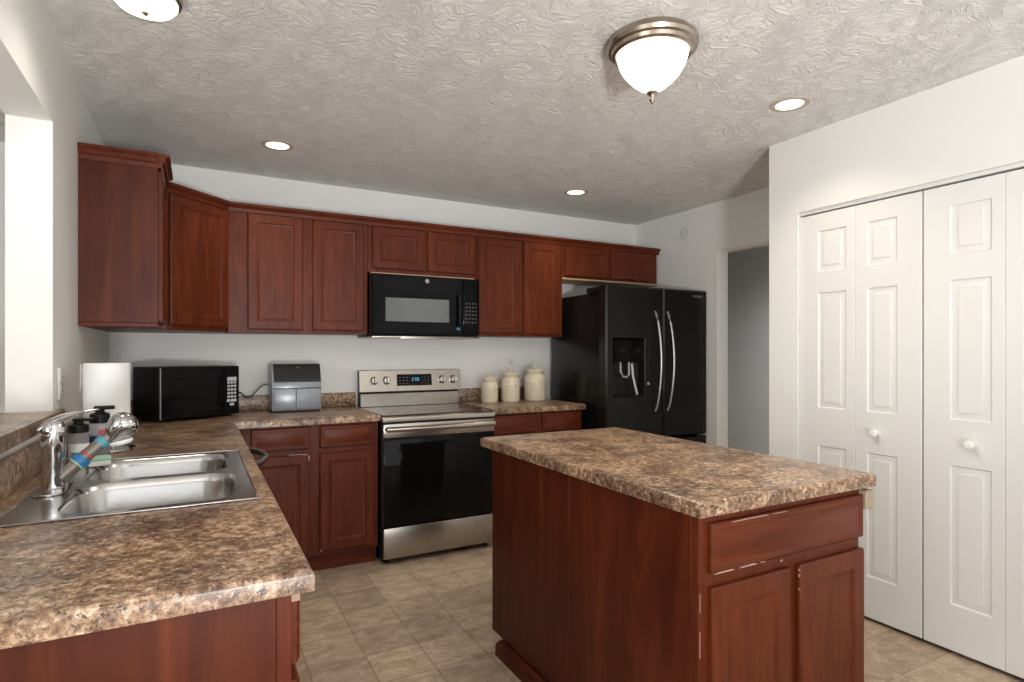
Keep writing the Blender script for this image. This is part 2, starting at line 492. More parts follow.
ZU = 1.426; HT = .740          # wall cabinets: underside and height of the box
UG = 'wall cabinets'
def wall_cab(name, label, x0, x1, zb, doors, loc=None, rz=0, dep=.305, ends=(0, 0), body='wood_v', lip=True, ht=None):
    t = thing(name, label, 'cabinet', loc or (x0, 0, zb), rz, UG)
    w = x1 - x0; h = (ht or (ZU + HT)) - zb
    m = MB(); m.box(0.0005, w - .0005, -dep, -.001, 0.0, h, .001, 1)
    m.build('body', body, t)
    for (a, b_, c, d) in doors: door(t, a - x0, b_ - x0, c - zb, d - zb, -dep - .0005)
    crown(t, 0.0005, w - .0005, -dep - .001, h - .008, .05, ends, dep - .003)
    return t
DT = 2.153
wall_cab('wall_cabinet', 'two-door cherry wall cabinet above the air fryer, left of the black microwave', .625, 1.462, ZU,
         [(.731, 1.047, 1.448, DT), (1.108, 1.432, 1.448, DT)])
tm = wall_cab('wall_cabinet', 'short cherry wall cabinet with two doors directly above the black over-range microwave', 1.462, 2.255, 1.845,
         [(1.492, 1.853, 1.872, DT), (1.881, 2.246, 1.872, DT)])
MB().box(.02, .775, -.322, -.29, -.014, -.001).build('underside_edge', 'raw_wood', tm)
wall_cab('wall_cabinet', 'tall two-door cherry wall cabinet above the cream canisters', 2.255, 3.012, ZU,
         [(2.272, 2.628, 1.448, DT), (2.657, 2.988, 1.448, DT)])
tf = wall_cab('wall_cabinet', 'short two-door cherry wall cabinet above the black refrigerator', 3.012, 3.995, 1.902,
         [(3.035, 3.452, 1.916, DT), (3.497, 3.912, 1.916, DT)], ends=(0, 1))
MB().box(.002, .980, -.304, -.02, -.013, -.001).build('underside_edge', 'raw_wood', tf)

# diagonal corner cabinet
t = thing('corner_wall_cabinet', 'diagonal corner cherry wall cabinet with one door, left of the long row', 'cabinet', (0, 0, ZU), 0, UG)
pl = [(.001, -.001), (.624, -.001), (.624, -.305), (.318, -.609), (.001, -.609)]
MB().prism(pl, 2, 0, HT, .001, 1).build('body', 'wood_v', t)
ang = math.atan2(-.305 + .609, .624 - .318)
L = math.hypot(.306, .304)
piv = Matrix.Translation((.318, -.609, 0)) @ Matrix.Rotation(ang, 4, 'Z')
def dpart(o): o.matrix_local = piv; return o
dpart(MB().panel([.012, .064, L - .064, L - .012], [.028, .08, DT - ZU - .052, DT - ZU], {(1, 1)}, -.0205, -.0005, RING, .005).build('door', 'wood_v', t, 25))
prof = [(0, 0), (-.008, 0), (-.010, .018), (-.020, .031), (-.026, .036), (-.026, .05), (0, .05)]
dpart(MB().prism([(p, HT - .008 + q) for p, q in prof], 0, -.004, L - .006).build('crown_moulding', 'wood_h', t, 20))

# wall cabinet on the left wall (faces +X)
LD0, LD1 = .612, 1.022
t = thing('wall_cabinet', 'cherry wall cabinet on the left wall showing its broad plain side above the paper towels', 'cabinet', (0, -LD1, ZU), 90, UG)
w = LD1 - LD0
MB().box(0, w, -.302, -.001, 0, .755, .001, 1).build('body', 'panel', t)
m = MB(); m.box(-.006, 0.0, -.302, -.001, .018, .755, .001, 1); m.build('side_panel', 'panel', t)
m = MB(); m.box(-.010, 0.012, -.3025, -.001, -.002, .016, .002, 1); m.box(-.010, .012, -.330, -.3035, 0.0, .004); m.build('bottom_trim', 'wood_v', t)
door(t, .022, w - .02, .028, DT - ZU, -.3025)
m = MB()
prof2 = [(0, 0), (-.006, 0), (-.008, .02), (-.014, .026), (-.014, .045), (-.022, .055), (-.022, .066), (0, .066)]
m.prism([(-.302 + p * 2.2, .735 + q) for p, q in prof2], 0, -.022, w - .03)
m.prism([(-.006 + p, .735 + q) for p, q in prof2], 1, -.3015, -.002)
m.build('crown_moulding', 'wood_h', t, 20)

# ---- base cabinets
def base_cab(label, x0, x1, doors, drawers, loc, rz=0, dep=.61, kick=True, name='base_cabinet', group='base cabinets'):
    t = thing(name, label, 'cabinet', loc, rz, group)
    w = x1 - x0
    MB().box(0.0005, w - .0005, -dep, -.004, .105, .884, .001, 1).build('body', 'wood_v', t)
    MB().box(0.0005, w - .0005, -dep + .045, -.03, 0.0, .105).build('toe_kick', 'wood_h', t)
    for a, b_, c, d in doors: door(t, a - x0, b_ - x0, c, d, -dep - .0005)
    for a, b_, c, d in drawers: slab(t, a - x0, b_ - x0, c, d, -dep - .0005)
    return t
tb = base_cab('two-door cherry base cabinet under the air fryer, left of the range', .665, 1.449,
         [(.712, 1.040, .128, .712), (1.099, 1.421, .128, .712)],
         [(.726, 1.040, .742, .872), (1.099, 1.421, .742, .872)], (.665, 0, 0))
# worn edges on that cabinet
for a, b_, z, hh in ((.925, 1.0, .7125, .004), (1.0, 1.03, .709, .004), (1.034, 1.0395, .675, .03), (1.101, 1.107, .13, .012)):
    MB().box(a - .665, b_ - .665, -.6326, -.6300, z, z + hh).build('chipped_edge', 'chip', tb)
base_cab('cherry base cabinet under the cream canisters, between the range and the refrigerator', 2.222, 2.985,
         [(2.24, 2.585, .128, .712), (2.635, 2.968, .128, .712)],
         [(2.24, 2.585, .742, .872), (2.635, 2.968, .742, .872)], (2.222, 0, 0))
# left run faces +X
def left_base(label, d0, d1, doors, drawers, name='base_cabinet'):
    return base_cab(label, 0, d1 - d0, doors, drawers, (.0, -d1, 0), 90, name=name)
tl = thing('sink_cabinet', 'cherry sink cabinet under the double sink, its front hidden by the counter', 'cabinet', (0, -2.56, 0), 90, 'base cabinets')
sw = 2.56 - 1.662
m = MB(); m.box(0, .018, -.60, -.004, .105, .884); m.box(sw - .018, sw, -.60, -.004, .105, .884); m.box(.018, sw - .018, -.60, -.004, .105, .123)
m.box(0, sw, -.61, -.60, .105, .884); m.build('body', 'wood_v', tl)
MB().box(0, sw, -.565, -.03, 0, .105).build('toe_kick', 'wood_h', tl)
for a, b_ in ((.03, .435), (.46, .868)):
    door(tl, a, b_, .128, .712, -.6105); slab(tl, a, b_, .742, .872, -.6105)
te = left_base('cherry end base cabinet in the foreground under the near end of the left counter', 2.562, 3.083,
          [(.018, .50, .128, .712)], [(.018, .50, .742, .872)])
MB().box(-.006, -.0002, -.586, -.004, .0, .884).build('end_panel', 'panel', te)
m = MB(); m.box(-.008, -.0002, -.612, -.587, .105, .884, .001, 1)
m.build('corner_stile', 'wood_v', te)
MB().box(.0165, .0185, -.630, -.612, .855, .873).build('chipped_edge', 'chip', te)

# dishwasher
t = thing('dishwasher', 'dark dishwasher under the left counter with a bowed grey bar handle', 'dishwasher', (0, -1.660, 0), 90)
MB().box(0.002, .598, -.60, -.02, .10, .878, .002, 1).build('body', 'blackmat', t)
m = MB()
seg = 14
pts = []
for k in range(seg + 1):
    u = k / seg
    pts.append((.004 + u * .592, -.615 - .03 * math.sin(math.pi * u)))
poly = pts + [(.596, -.6005), (.004, -.6005)]
m.prism(poly, 2, .115, .870)
m.build('door', 'steel', t)
pts = [(.04 + .52 * k / 16, -.635 - .098 * math.sin(math.pi * k / 16) ** .8, .842) for k in range(17)]
MB().tube(pts, .011, 10, 1.3).build('handle', 'steel', t)
MB().box(.01, .59, -.56, -.05, 0, .10).build('toe_kick', 'blackmat', t)

# ------------------------------------------------------------------ worktops
t = thing('countertop', 'L-shaped speckled brown laminate countertop holding the sink, along left and back walls', 'countertop')
xs = [.0015, .085, .595, .648, 1.452]
ys = [-3.111, -2.520, -1.700, -.648, -.0015]
def keep(i, j):
    if i == 3: return j == 3
    if i == 1 and j == 1: return False
    return True
front = lambda c: (abs(c.x - .648) < 1e-3) or (abs(c.y + 3.111) < 1e-3) or (abs(c.y + .648) < 1e-3 and c.x > .6)
MB().plate(xs, ys, keep, ZK - .039, ZK, .012, 4, front).build('worktop', 'lam', t)
m = MB(); m.box(.0015, 1.452, -.021, -.0015, ZK, ZK + .1, .003, 2); m.build('backsplash', 'lam', t)
MB().box(.0015, .021, -3.111, -.0215, ZK, ZK + .1, .003, 2).build('backsplash', 'lam', t)
t = thing('countertop', 'short speckled laminate countertop under the cream canisters, right of the range', 'countertop')
MB().plate([2.219, 2.998], [-.648, -.0015], lambda i, j: True, ZK - .039, ZK, .010, 4, lambda c: abs(c.y + .648) < 1e-3 or abs(c.x - 2.998) < 1e-3).build('worktop', 'lam', t)
MB().box(2.236, 2.998, -.021, -.0015, ZK, ZK + .1, .003, 2).build('backsplash', 'lam', t)
t = tag(MB().box(-.17, -.0005, -3.145, -OPEN_D - .0015, 1.0565, 1.095, .004, 2).box(.0005, .024, -3.25, -1.452, 1.049, 1.095, .004, 2).box(-.002, .004, -3.145, -OPEN_D - .002, 1.0565, 1.095).build('pass_through_ledge', 'lam'),
        'brown laminate ledge of the pass-through opening in the left wall', 'ledge')

# island
IX0, IX1, IY0, IY1 = 1.630, 2.334, -1.850, -3.070
t = thing('island_cabinet', 'cherry kitchen island cabinet with worn drawer and two doors in the foreground', 'island', (IX0, IY0 + 0, 0))
W = IX1 - IX0; D = IY0 - IY1
MB().box(.004, W, -D, 0, .085, .8795, .001, 1).build('body', 'wood_v', t)
for a, b_ in ((-.0, -.618), (-.622, -D + .022)):
    MB().box(-.004, .0037, b_, a, .068, .8785, .0015, 1).build('side_panel', 'panel', t)
MB().box(-.003, .0037, -D, -D + .020, .085, .8785, .001, 1).build('corner_stile', 'wood_v', t)
MB().box(.020, W - .01, -D + .06, -.07, 0, .0845).build('toe_kick', 'panel', t)
m = MB(); m.prism([(-.034, 0), (-.034, .044), (-.026, .056), (-.0045, .060), (.0195, .060), (.0195, 0)], 1, -D + .01, -.09, .001, 1)
m.build('base_trim', 'panel', t)
fy = -D - .0005
dr = slab(t, .029, W - .004, .722, .855, fy)
for a, b_, z, hh in ((.10, .25, .8515, .0018), (.26, .33, .8515, .0012), (.036, .11, .7225, .003), (.13, .20, .7225, .003), (.215, .235, .7225, .002)):
    MB().prism([(a, z), (b_, z), (b_ - .008, z + hh), (a + .012, z + hh * .8)], 1, fy - .0212, fy - .0140).build('chipped_edge', 'chip', dr)
door(t, .029, .346, .112, .684, fy)
door(t, .388, W, .112, .684, fy)
for a, b_, z, hh in ((.0022, .0036, .62, .05), (.0018, .0036, .50, .07), (.324, .332, .700, .006)):
    MB().box(a, b_, -D - .0009, -D - .0001, z, z + hh).build('chipped_edge', 'chip', t)
for z, hh in ((.668, .006), (.650, .008), (.612, .004)): MB().box(.3866, .3878, -D - .0185, -D - .013, z, z + hh).build('chipped_edge', 'chip', t)
MB().box(W + .0015, W + .041, -D - .024, -D + .03, .808, .868, .003, 1).build('support_block', 'block', t)
t = tag(MB().plate([1.601, 2.378], [-3.100, -1.781], lambda i, j: True, .8805, .9205, .011, 4).build('island_countertop', 'lam'),
        'rectangular speckled brown laminate top on the kitchen island', 'countertop')

# ------------------------------------------------------------------ sink
def rrect(x0, x1, y0, y1, r, n=6):
    out = []
    for (cx, cy, a0) in ((x1 - r, y0 + r, -90), (x1 - r, y1 - r, 0), (x0 + r, y1 - r, 90), (x0 + r, y0 + r, 180)):
        out.append([(cx + r * math.cos(R(a0 + 90 * k / n)), cy + r * math.sin(R(a0 + 90 * k / n))) for k in range(n + 1)])
    return out
t = thing('sink', 'stainless steel double-bowl drop-in sink in the left counter', 'sink', (0, 0, ZK))
SX0, SX1, SY0, SY1 = .062, .606, -2.535, -1.684
DIV = -2.108
BOWLS = [(.165, .568, -2.500, -2.125, SY0, DIV), (.165, .560, -2.090, -1.735, DIV, SY1)]
b = bmesh.new(); zt = .004
for (x0, x1, y0, y1, ry0, ry1) in BOWLS:
    cs = rrect(x0, x1, y0, y1, .085)
    oc = [(SX1, ry0), (SX1, ry1), (SX0, ry1), (SX0, ry0)]
    ov = [b.verts.new((*p, zt)) for p in oc]
    iv = [[b.verts.new((*p, zt)) for p in c] for c in cs]
    for k in range(4):
        for q in range(len(iv[k]) - 1): b.faces.new((ov[k], iv[k][q + 1], iv[k][q]))
        k2 = (k + 1) % 4
        b.faces.new((ov[k], ov[k2], iv[k2][0], iv[k][-1]))
bmesh.ops.remove_doubles(b, verts=b.verts[:], dist=1e-5)
bmesh.ops.recalc_face_normals(b, faces=b.faces[:])
if sum(f.normal.z for f in b.faces) < 0: bmesh.ops.reverse_faces(b, faces=b.faces[:])
m = MB(); m.add(b)
rimw = .006
# raised rolled lip around the rim
for q in ((SX0, SX1, SY0, SY0 + rimw), (SX0, SX1, SY1 - rimw, SY1), (SX0, SX0 + rimw, SY0 + rimw, SY1 - rimw), (SX1 - rimw, SX1, SY0 + rimw, SY1 - rimw)):
    m.box(*q, .0005, .006, .002, 2)
m.box(.07, .16, -1.75, -1.70, zt, zt + .0005)
m.build('rim', 'sinksteel', t, 30)
for (x0, x1, y0, y1, a, b_) in BOWLS:
    b = bmesh.new(); prev = None
    for ins, z in ((0, zt), (.004, .0), (.010, -.02), (.018, -.13), (.026, -.155), (.05, -.168), (.09, -.171)):
        pts = [p for c in rrect(x0 + ins, x1 - ins, y0 + ins, y1 - ins, max(.085 - ins * .5, .03)) for p in c]
        cur = [b.verts.new((*p, z)) for p in pts]
        if prev:
            n = len(cur)
            for k in range(n): b.faces.new((prev[k], prev[(k + 1) % n], cur[(k + 1) % n], cur[k]))
        prev = cur
    b.faces.new(prev)
    bmesh.ops.recalc_face_normals(b, faces=b.faces[:])
    bmesh.ops.reverse_faces(b, faces=b.faces[:])
    bo = MB().add(b).build('bowl', 'sinksteel', t, 50)
    MB().lathe([(.045, 0), (.042, .003), (.03, .001), (0, .0015)], ((x0 + x1) / 2, (y0 + y1) / 2, -.1705), n=28).build('drain', 'chrome', bo)

# faucet
ft = thing('kitchen_faucet', 'chrome single-lever faucet with pull-out sprayer beside the sink', 'faucet', (.113, -2.165, ZK + .0045))
m = MB(); m.lathe([(.030, 0), (.030, .004), (.027, .008)], n=32)
b = bmesh.new(); pts = [p for c in rrect(-.036, .036, -.10, .10, .034, 8) for p in c]
m.prism(pts, 2, 0, .006, .0015, 1); m.build('base_plate', 'chrome', ft)
MB().lathe([(.0268, .0062), (.0262, .05), (.0262, .095), (.0285, .1), (.0285, .152), (.0265, .154), (.0265, .158), (.0285, .16), (.0285, .166), (.026, .180), (.018, .191), (.008, .197), (0, .198)], n=36).build('body', 'chrome', ft)
lev = [(-.034, -.004, .166), (-.014, 0, .184), (.018, .004, .198), (.05, .012, .208), (.08, .02, .214), (.100, .026, .216)]
MB().tube(lev, [.010, .020, .022, .015, .010, .007], 16, .42).build('lever', 'chrome', ft)
p0, p1 = Vector((.014, .0, .030)), Vector((.124, .04, .136))
def lerp(u): return p0.lerp(p1, u)
sp = MB().tube([lerp(u) for u in (0, .2, .5, .8, 1.0)], [.021, .020, .018, .017, .017], 20).build('sprayer_handle', 'wrap', ft)
dirv = (p1 - p0).normalized()
def band(u0, u1, r, mat, nm): return MB().tube([lerp(u0), lerp((u0 + u1) / 2), lerp(u1)], [r, r * 1.04, r], 20).build(nm, mat, sp)
band(.34, .47, .0230, 'blue', 'blue_band'); band(.78, .90, .0182, 'teal', 'teal_band'); band(.52, .545, .0192, 'red', 'red_band'); band(.31, .335, .0225, 'green', 'green_band')
hp = Vector((.146, .046, .150))
hd = MB().lathe([(.016, -.034), (.023, -.026), (.033, -.008), (.040, .012), (.042, .024), (.036, .038), (.024, .048), (.010, .054), (0, .055)],
        Matrix.Translation(hp) @ Matrix.Rotation(R(38), 4, 'Y') @ Matrix.Rotation(R(-8), 4, 'X'), n=36)
hd.build('spray_head', 'chrome', ft)
MB().lathe([(.030, 0), (.032, .005), (.027, .012), (0, .014)], Matrix.Translation(hp + Vector((.004, .0, -.030))) @ Matrix.Rotation(R(168), 4, 'Y'), n=28).build('spray_face', 'plate', ft)

# bottles, sponge on the sink's back corner
def bottle(label, x, y, z, r, h, mat, lab, rot):
    t = thing('soap_bottle', label, 'bottle', (x, y, z), rot, 'soap bottles by the sink')
    MB().lathe([(r * .9, 0), (r, .008), (r, h * .58), (r * .85, h * .68), (r * .42, h * .74), (r * .42, h * .77)], n=28).build('bottle_body', mat, t)
    MB().lathe([(r * 1.01, h * .22), (r * 1.012, h * .23), (r * 1.012, h * .40), (r * 1.01, h * .41)], n=28).build('bottle_label', lab, t)
    c = MB().lathe([(r * .92, h * .665), (r * 1.0, h * .68), (r * .95, h * .84), (r * .45, h * .88), (r * .45, h * .922)], n=24)
    c.build('collar', 'blackmat', t)
    MB().box(-r * .55, r * 1.4, -r * .35, r * .35, h * .925, h, .004, 2).build('pump_head', 'blackmat', t)
    return t
bottle('shorter clear pump soap bottle with black top just behind the faucet', .093, -1.640, ZK + .0005, .031, .150, 'clear', 'whitesp', -5)
b2 = bottle('taller clear pump soap bottle with black top and navy label beside the paper towels', .145, -1.560, ZK + .0005, .033, .185, 'clear', 'navy', 0)
MB().box(.0, .02, -.0375, -.0345, .075, .1).build('red_sticker', 'red', b2)
t = thing('sponge', 'small green and white scrub sponge at the sink back corner', 'sponge', (.172, -1.815, ZK + .0065), 20)
MB().box(-.032, .032, -.022, .022, .016, .030, .004, 2).build('scrub_side', 'green', t)
MB().box(-.032, .032, -.022, .022, 0, .0158, .003, 2).build('foam_side', 'whitesp', t)

# paper towels
pt = (.152, -1.43)
t = thing('paper_towel_holder', 'chrome countertop paper towel stand with round base', 'paper towel holder', (*pt, ZK + .0005))
MB().lathe([(.095, 0), (.097, .004), (.094, .010), (.05, .013), (0, .013)], n=44).build('base', 'chrome', t)
MB().lathe([(.007, .013), (.007, .300), (.012, .306), (.011, .316), (0, .32)], n=20).build('post', 'chrome', t)
for a in (20, 140, 260):
    MB().tube([(.02 * math.cos(R(a)), .02 * math.sin(R(a)), .013), (.02 * math.cos(R(a)), .02 * math.sin(R(a)), .045)], .004, 8).build('prong', 'chrome', t)
r = .077
MB_ = MB().lathe([(.021, 0), (r - .003, 0), (r, .003), (r, .289), (r - .003, .292), (.021, .292), (.019, .290), (.019, .002), (.021, 0)], (pt[0], pt[1], ZK + .050), n=48)
tag(MB_.build('paper_towel_roll', 'paper'), 'thick white paper towel roll standing on the left counter', 'paper towels')

# countertop microwave
ang = 29
t = thing('countertop_microwave', 'black countertop microwave oven turned in the back left corner', 'microwave', (.285, -.526, ZK + .0005), ang)
w, h, dp = .46, .29, .30
MB().box(0, w, .022, dp, .012, h + .012, .006, 2).build('casing', 'blackmat', t)
dr = MB().panel([0.004, .05, .325, .362], [.014, .075, .235, h + .010], {(1, 1)}, 0, .0215, [(.002, .0015)], .004).build('door', 'black', t)
MB().box(.0525, .3225, .0005, .0014, .0775, .2325).build('door_window', 'glassblack', dr)
MB().tube([(.345, -.002, .07), (.345, -.024, .085), (.345, -.03, .15), (.345, -.024, .225), (.345, -.002, .24)], .007, 10).build('handle', 'black', dr)
cp = MB().box(.365, w - .002, .001, .0215, .014, h + .010, .003, 1).build('control_panel', 'black', t)
m = MB()
m.box(.382, .440, .0000, .0008, .213, .235)
for i in range(3):
    for j in range(5): m.box(.383 + i * .020, .398 + i * .020, .0000, .0008, .196 - j * .021, .209 - j * .021)
m.box(.380, .400, 0, .0008, .088, .104); m.box(.404, .440, 0, .0008, .088, .104); m.box(.398, .424, 0, .0008, .066, .080)
m.build('keypad', 'keys', cp)
for x, y in ((.04, .05), (w - .04, .05), (.04, dp - .04), (w - .04, dp - .04)): MB().lathe([(.014, 0), (.014, .0125)], (x, y, 0), n=14).build('foot', 'blackmat', t)
MB().box(.001, .006, .001, .004, .016, h + .008).build('door_edge_strip', 'greyp', t)

# air fryer
t = thing('air_fryer', 'grey boxy air fryer with dark sloped top on the back counter', 'air fryer', (.872, -.27, ZK + .0005))
w, h, dp = .300, .305, .215
MB().prism([(.004, .012), (.004, h * .55), (.012, h * .70), (.045, h), (dp, h), (dp, .012)], 0, 0, w, .006, 2).build('body', 'fryer', t)
MB().prism([(-.003, h * .635), (-.003, h * .655), (.0395, h + .001), (.044, h + .003), (.05, h + .003), (.012, h * .64)], 0, .012, w - .004, .001, 1).build('control_panel', 'fryertop', t)
dw_ = MB().box(.014, w - .006, -.004, .0035, .022, h * .49, .003, 2).build('basket_drawer', 'fryer', t)
MB().box(w * .5 - .008, w * .5 + .008, -.030, -.0045, .035, h * .49, .004, 2).build('handle', 'greyp', dw_)
MB().box(.008, w - .002, -.001, .0035, h * .495, h * .51).build('drawer_seam', 'blackmat', t)
MB().box(.008, w - .008, .01, dp - .01, 0, .012).build('foot_plate', 'blackmat', t)
yy = .0285; zz = h * .93
MB().box(w * .47, w * .57, .028, .032, h * .925, h * .94).build('maker_mark', 'keysdim', t)
pts = [(-.001, .16, .17), (-.03, .165, .175), (-.06, .165, .150), (-.09, .165, .115), (-.115, .165, .090), (-.14, .165, .095), (-.165, .17, .125), (-.19, .19, .13)]
fine = []
for i in range(len(pts) - 1):
    for k in range(4):
        fine.append(Vector(pts[i]).lerp(Vector(pts[i + 1]), k / 4))
sm = [sum((fine[max(0, min(len(fine) - 1, i + q))] for q in (-2, -1, 0, 1, 2)), Vector()) / 5 for i in range(len(fine))]
MB().tube(sm, .004, 8).build('power_cord', 'blackmat', t)

# canisters
def canister(label, x, y, r, h):
    t = thing('canister', label, 'canister', (x, y, ZK + .0005), 0, 'cream canisters on the back counter')
    MB().lathe([(r * .90, 0), (r * .97, .004), (r, .012), (r, h * .50), (r * 1.03, h * .51), (r * 1.03, h * .535), (r, h * .545), (r * .99, h * .62), (r * .95, h * .665), (r * .85, h * .715), (r * .79, h * .745), (r * .79, h * .76)], n=40).build('jar', 'cream', t)
    l = MB().lathe([(r * .77, h * .762), (r * .79, h * .77), (r * .82, h * .80), (r * .90, h * .84), (r * .91, h * .86), (r * .88, h * .87), (r * .70, h * .895), (r * .35, h * .92), (r * .22, h * .925)], n=40).build('lid', 'cream', t)
    MB().lathe([(r * .20, h * .921), (r * .17, h * .94), (r * .26, h * .965), (r * .24, h * .99), (0, h)], n=24).build('knob', 'cream', l)
    m = MB()
    n = 9
    for k in range(n):
        a0, a1 = R(-78 - 24 + 48 * k / n - 10), R(-78 - 24 + 48 * (k + 1) / n - 10)
        m.prism([(r * 1.0 * math.cos(a0), r * 1.0 * math.sin(a0)), (r * 1.0 * math.cos(a1), r * 1.0 * math.sin(a1)), (r * 1.035 * math.cos(a1), r * 1.035 * math.sin(a1)), (r * 1.035 * math.cos(a0), r * 1.035 * math.sin(a0))], 2, h * .56, h * .61)
    m.build('name_plate', 'cream', t)
canister('smallest cream ceramic canister, nearest the range', 2.422, -.20, .064, .215)
canister('middle-sized cream ceramic canister, second from the range', 2.603, -.20, .072, .252)
canister('largest cream ceramic canister, closest to the refrigerator', 2.830, -.19, .087, .280)

# ------------------------------------------------------------------ range
RX0, RX1 = 1.4545, 2.2165
RW = RX1 - RX0
t = thing('electric_range', 'stainless steel freestanding electric range with black glass oven door', 'range', (RX0, 0, 0))
MB().box(.003, RW - .003, -.655, -.012, .035, .898, .002, 1).build('body', 'blackmat', t)
ct = MB().box(.010, RW - .004, -.672, -.0755, .9125, .9185, .002, 1).build('cooktop', 'cooktop', t)
m = MB()
for x, y, r in ((.2, -.24, .075), (.2, -.5, .105), (.56, -.24, .09), (.56, -.5, .075)):
    bb = bmesh.new(); n = 40
    A = [bb.verts.new((x + r * math.cos(2 * math.pi * k / n), y + r * math.sin(2 * math.pi * k / n), .9187)) for k in range(n)]
    B = [bb.verts.new((x + (r - .003) * math.cos(2 * math.pi * k / n), y + (r - .003) * math.sin(2 * math.pi * k / n), .9187)) for k in range(n)]
    for k in range(n): bb.faces.new((A[k], A[(k + 1) % n], B[(k + 1) % n], B[k]))
    MB().add(bb).build('burner_ring', 'keysdim', ct)
m = MB(); m.prism([(-.700, .878), (-.700, .902), (-.694, .911), (-.672, .9125), (-.075, .9125), (-.075, .8985), (-.655, .8985), (-.655, .878)], 0, .0, RW, .0015, 1)
m.build('front_lip', 'steel', t)
# backguard
bg = MB(); bg.box(.012, RW - .002, -.075, -.012, .8985, 1.172, .002, 1); bg.build('backguard', 'blackmat', t)
MB().box(.014, RW - .002, -.088, -.0755, .9195, 1.012, .002, 1).build('lower_panel', 'steel', t)
cf = MB().prism([(-.100, 1.026), (-.078, 1.176), (-.02, 1.178), (-.02, 1.1725), (-.0755, 1.1725), (-.0755, 1.026)], 0, .006, RW + .014, .0015, 1).build('control_panel', 'steel', t)
slope = math.atan2(.022, .150)
cm = Matrix.Translation((.014, -.1005, 1.026)) @ Matrix.Rotation(-slope, 4, 'X')
dsp = MB().box(.262, .528, -.002, .0, .038, .122, .0008, 1).build('display', 'glassblack', cf)
dsp.matrix_local = cm
m = MB()
for k, segs in enumerate(('abged', 'abcdef', 'abcdef')):
    ox = .376 + k * .018 + (.005 if k else 0)
    sg = {'a': (0, .011, .020, .022), 'g': (0, .011, .010, .012), 'd': (0, .011, 0, .002), 'f': (0, .002, .011, .022), 'b': (.009, .011, .011, .022), 'e': (0, .002, 0, .011), 'c': (.009, .011, 0, .011)}
    for c in segs:
        a, b_, c0, c1 = sg[c]; m.box(ox + a, ox + b_, -.0026, -.0021, .074 + c0, .074 + c1)
m.build('clock_digits', 'digit', dsp)
m = MB()
for i in range(3):
    for j in range(3):
        m.box(.278 + i * .026, .292 + i * .026, -.0025, -.0021, .052 + j * .022, .057 + j * .022)
m.build('touch_keys', 'digitdim', dsp)
m = MB()
for i in range(3):
    for j in range(3): m.box(.448 + i * .024, .458 + i * .024, -.0025, -.0021, .052 + j * .022, .057 + j * .022)
m.build('touch_keys', 'digitdim', dsp)
for kx in (.093, .182, .606, .697):
    k = MB().lathe([(.030, 0), (.030, .006), (.025, .008), (.024, .026), (.020, .030), (0, .030)], Matrix(), n=32)
    k.bm.transform(cm @ Matrix.Translation((kx, -.0005, .078)) @ Matrix.Rotation(R(90), 4, 'X'))
    ko = k.build('knob', 'chrome', cf)
    g = MB().box(-.005, .005, -.040, -.0305, -.021, .021, .002, 1)
    g.bm.transform(cm @ Matrix.Translation((kx, -.0005, .078)))
    g.build('knob_grip', 'steel', ko)
# oven door
m = MB().box(.004, RW - .004, -.700, -.6555, .782, .866, .003, 2)
m.box(.004, RW - .004, -.690, -.6555, .236, .7815, .002, 1)
od = m.build('oven_door', 'steel', t)
MB().box(.006, RW - .006, -.6985, -.6905, .238, .781, .003, 2).build('door_glass', 'glassblack', od)
hd = MB(); hd.tube([(.016, -.728, .836), (.1, -.736, .836), (.38, -.742, .836), (.66, -.736, .836), (RW - .016, -.728, .836)], .020, 16, .85)
hd.box(.012, .045, -.735, -.7005, .828, .848, .003, 1); hd.box(RW - .045, RW - .012, -.735, -.7005, .828, .848, .003, 1)
hd.build('handle', 'steel', od)
MB().box(.006, RW - .006, -.698, -.6555, .040, .228, .004, 2).build('storage_drawer', 'steel', t)
for x in (.04, RW - .04):
    for y in (-.62, -.06): MB().lathe([(.018, 0), (.018, .012), (.01, .014), (.01, .036)], (x, y, 0), n=16).build('foot', 'blackmat', t)

# ------------------------------------------------------------------ over-range microwave
OX0, OX1 = 1.466, 2.246
w = OX1 - OX0
t = thing('over_range_microwave', 'black over-the-range microwave hung beneath the short cabinet', 'microwave', (OX0, 0, 1.404))
h = .425
MB().box(.002, w - .002, -.370, -.002, .012, h, .003, 1).build('casing', 'black', t)
dx = .650
dr = MB().panel([.002, .088, .548, dx], [.022, .105, .272, h - .002], {(1, 1)}, -.400, -.3705, [(.003, .002)], .006).build('door', 'black', t)
MB().box(.0925, .5435, -.3995, -.3982, .1095, .2675).build('door_window', 'window', dr)
MB().tube([(dx - .040, -.402, .085), (dx - .038, -.425, .10), (dx - .036, -.432, .20), (dx - .038, -.425, .30), (dx - .040, -.402, .315)], .012, 12).build('handle', 'blackmat', dr)
cp = MB().box(dx + .002, w - .002, -.399, -.3705, .022, h - .002, .004, 2).build('control_panel', 'black', t)
m = MB()
for i in range(4):
    for j in range(6): m.box(dx + .022 + i * .024, dx + .033 + i * .024, -.4, -.3988, .245 - j * .027, .252 - j * .027)
m.build('keypad', 'keysdim', cp)
MB().lathe([(.0145, 0), (.0145, .002), (.0125, .0025), (.0118, .0018), (0, .0018)], (w * .49, -.4, h - .035), 'Y', 28).build('round_emblem', 'greyp', dr)
bt = MB().box(.0, w, -.402, -.004, 0, .0115, .003, 2)
bt.prism([(.19, -.404), (.21, -.412), (.49, -.412), (.51, -.404)], 2, -.004, .009)
bt.build('vent_bottom', 'steel', t)
MB().box(dx - .052, dx - .026, -.4035, -.4008, .058, .078).build('blue_sticker', 'blue', dr)

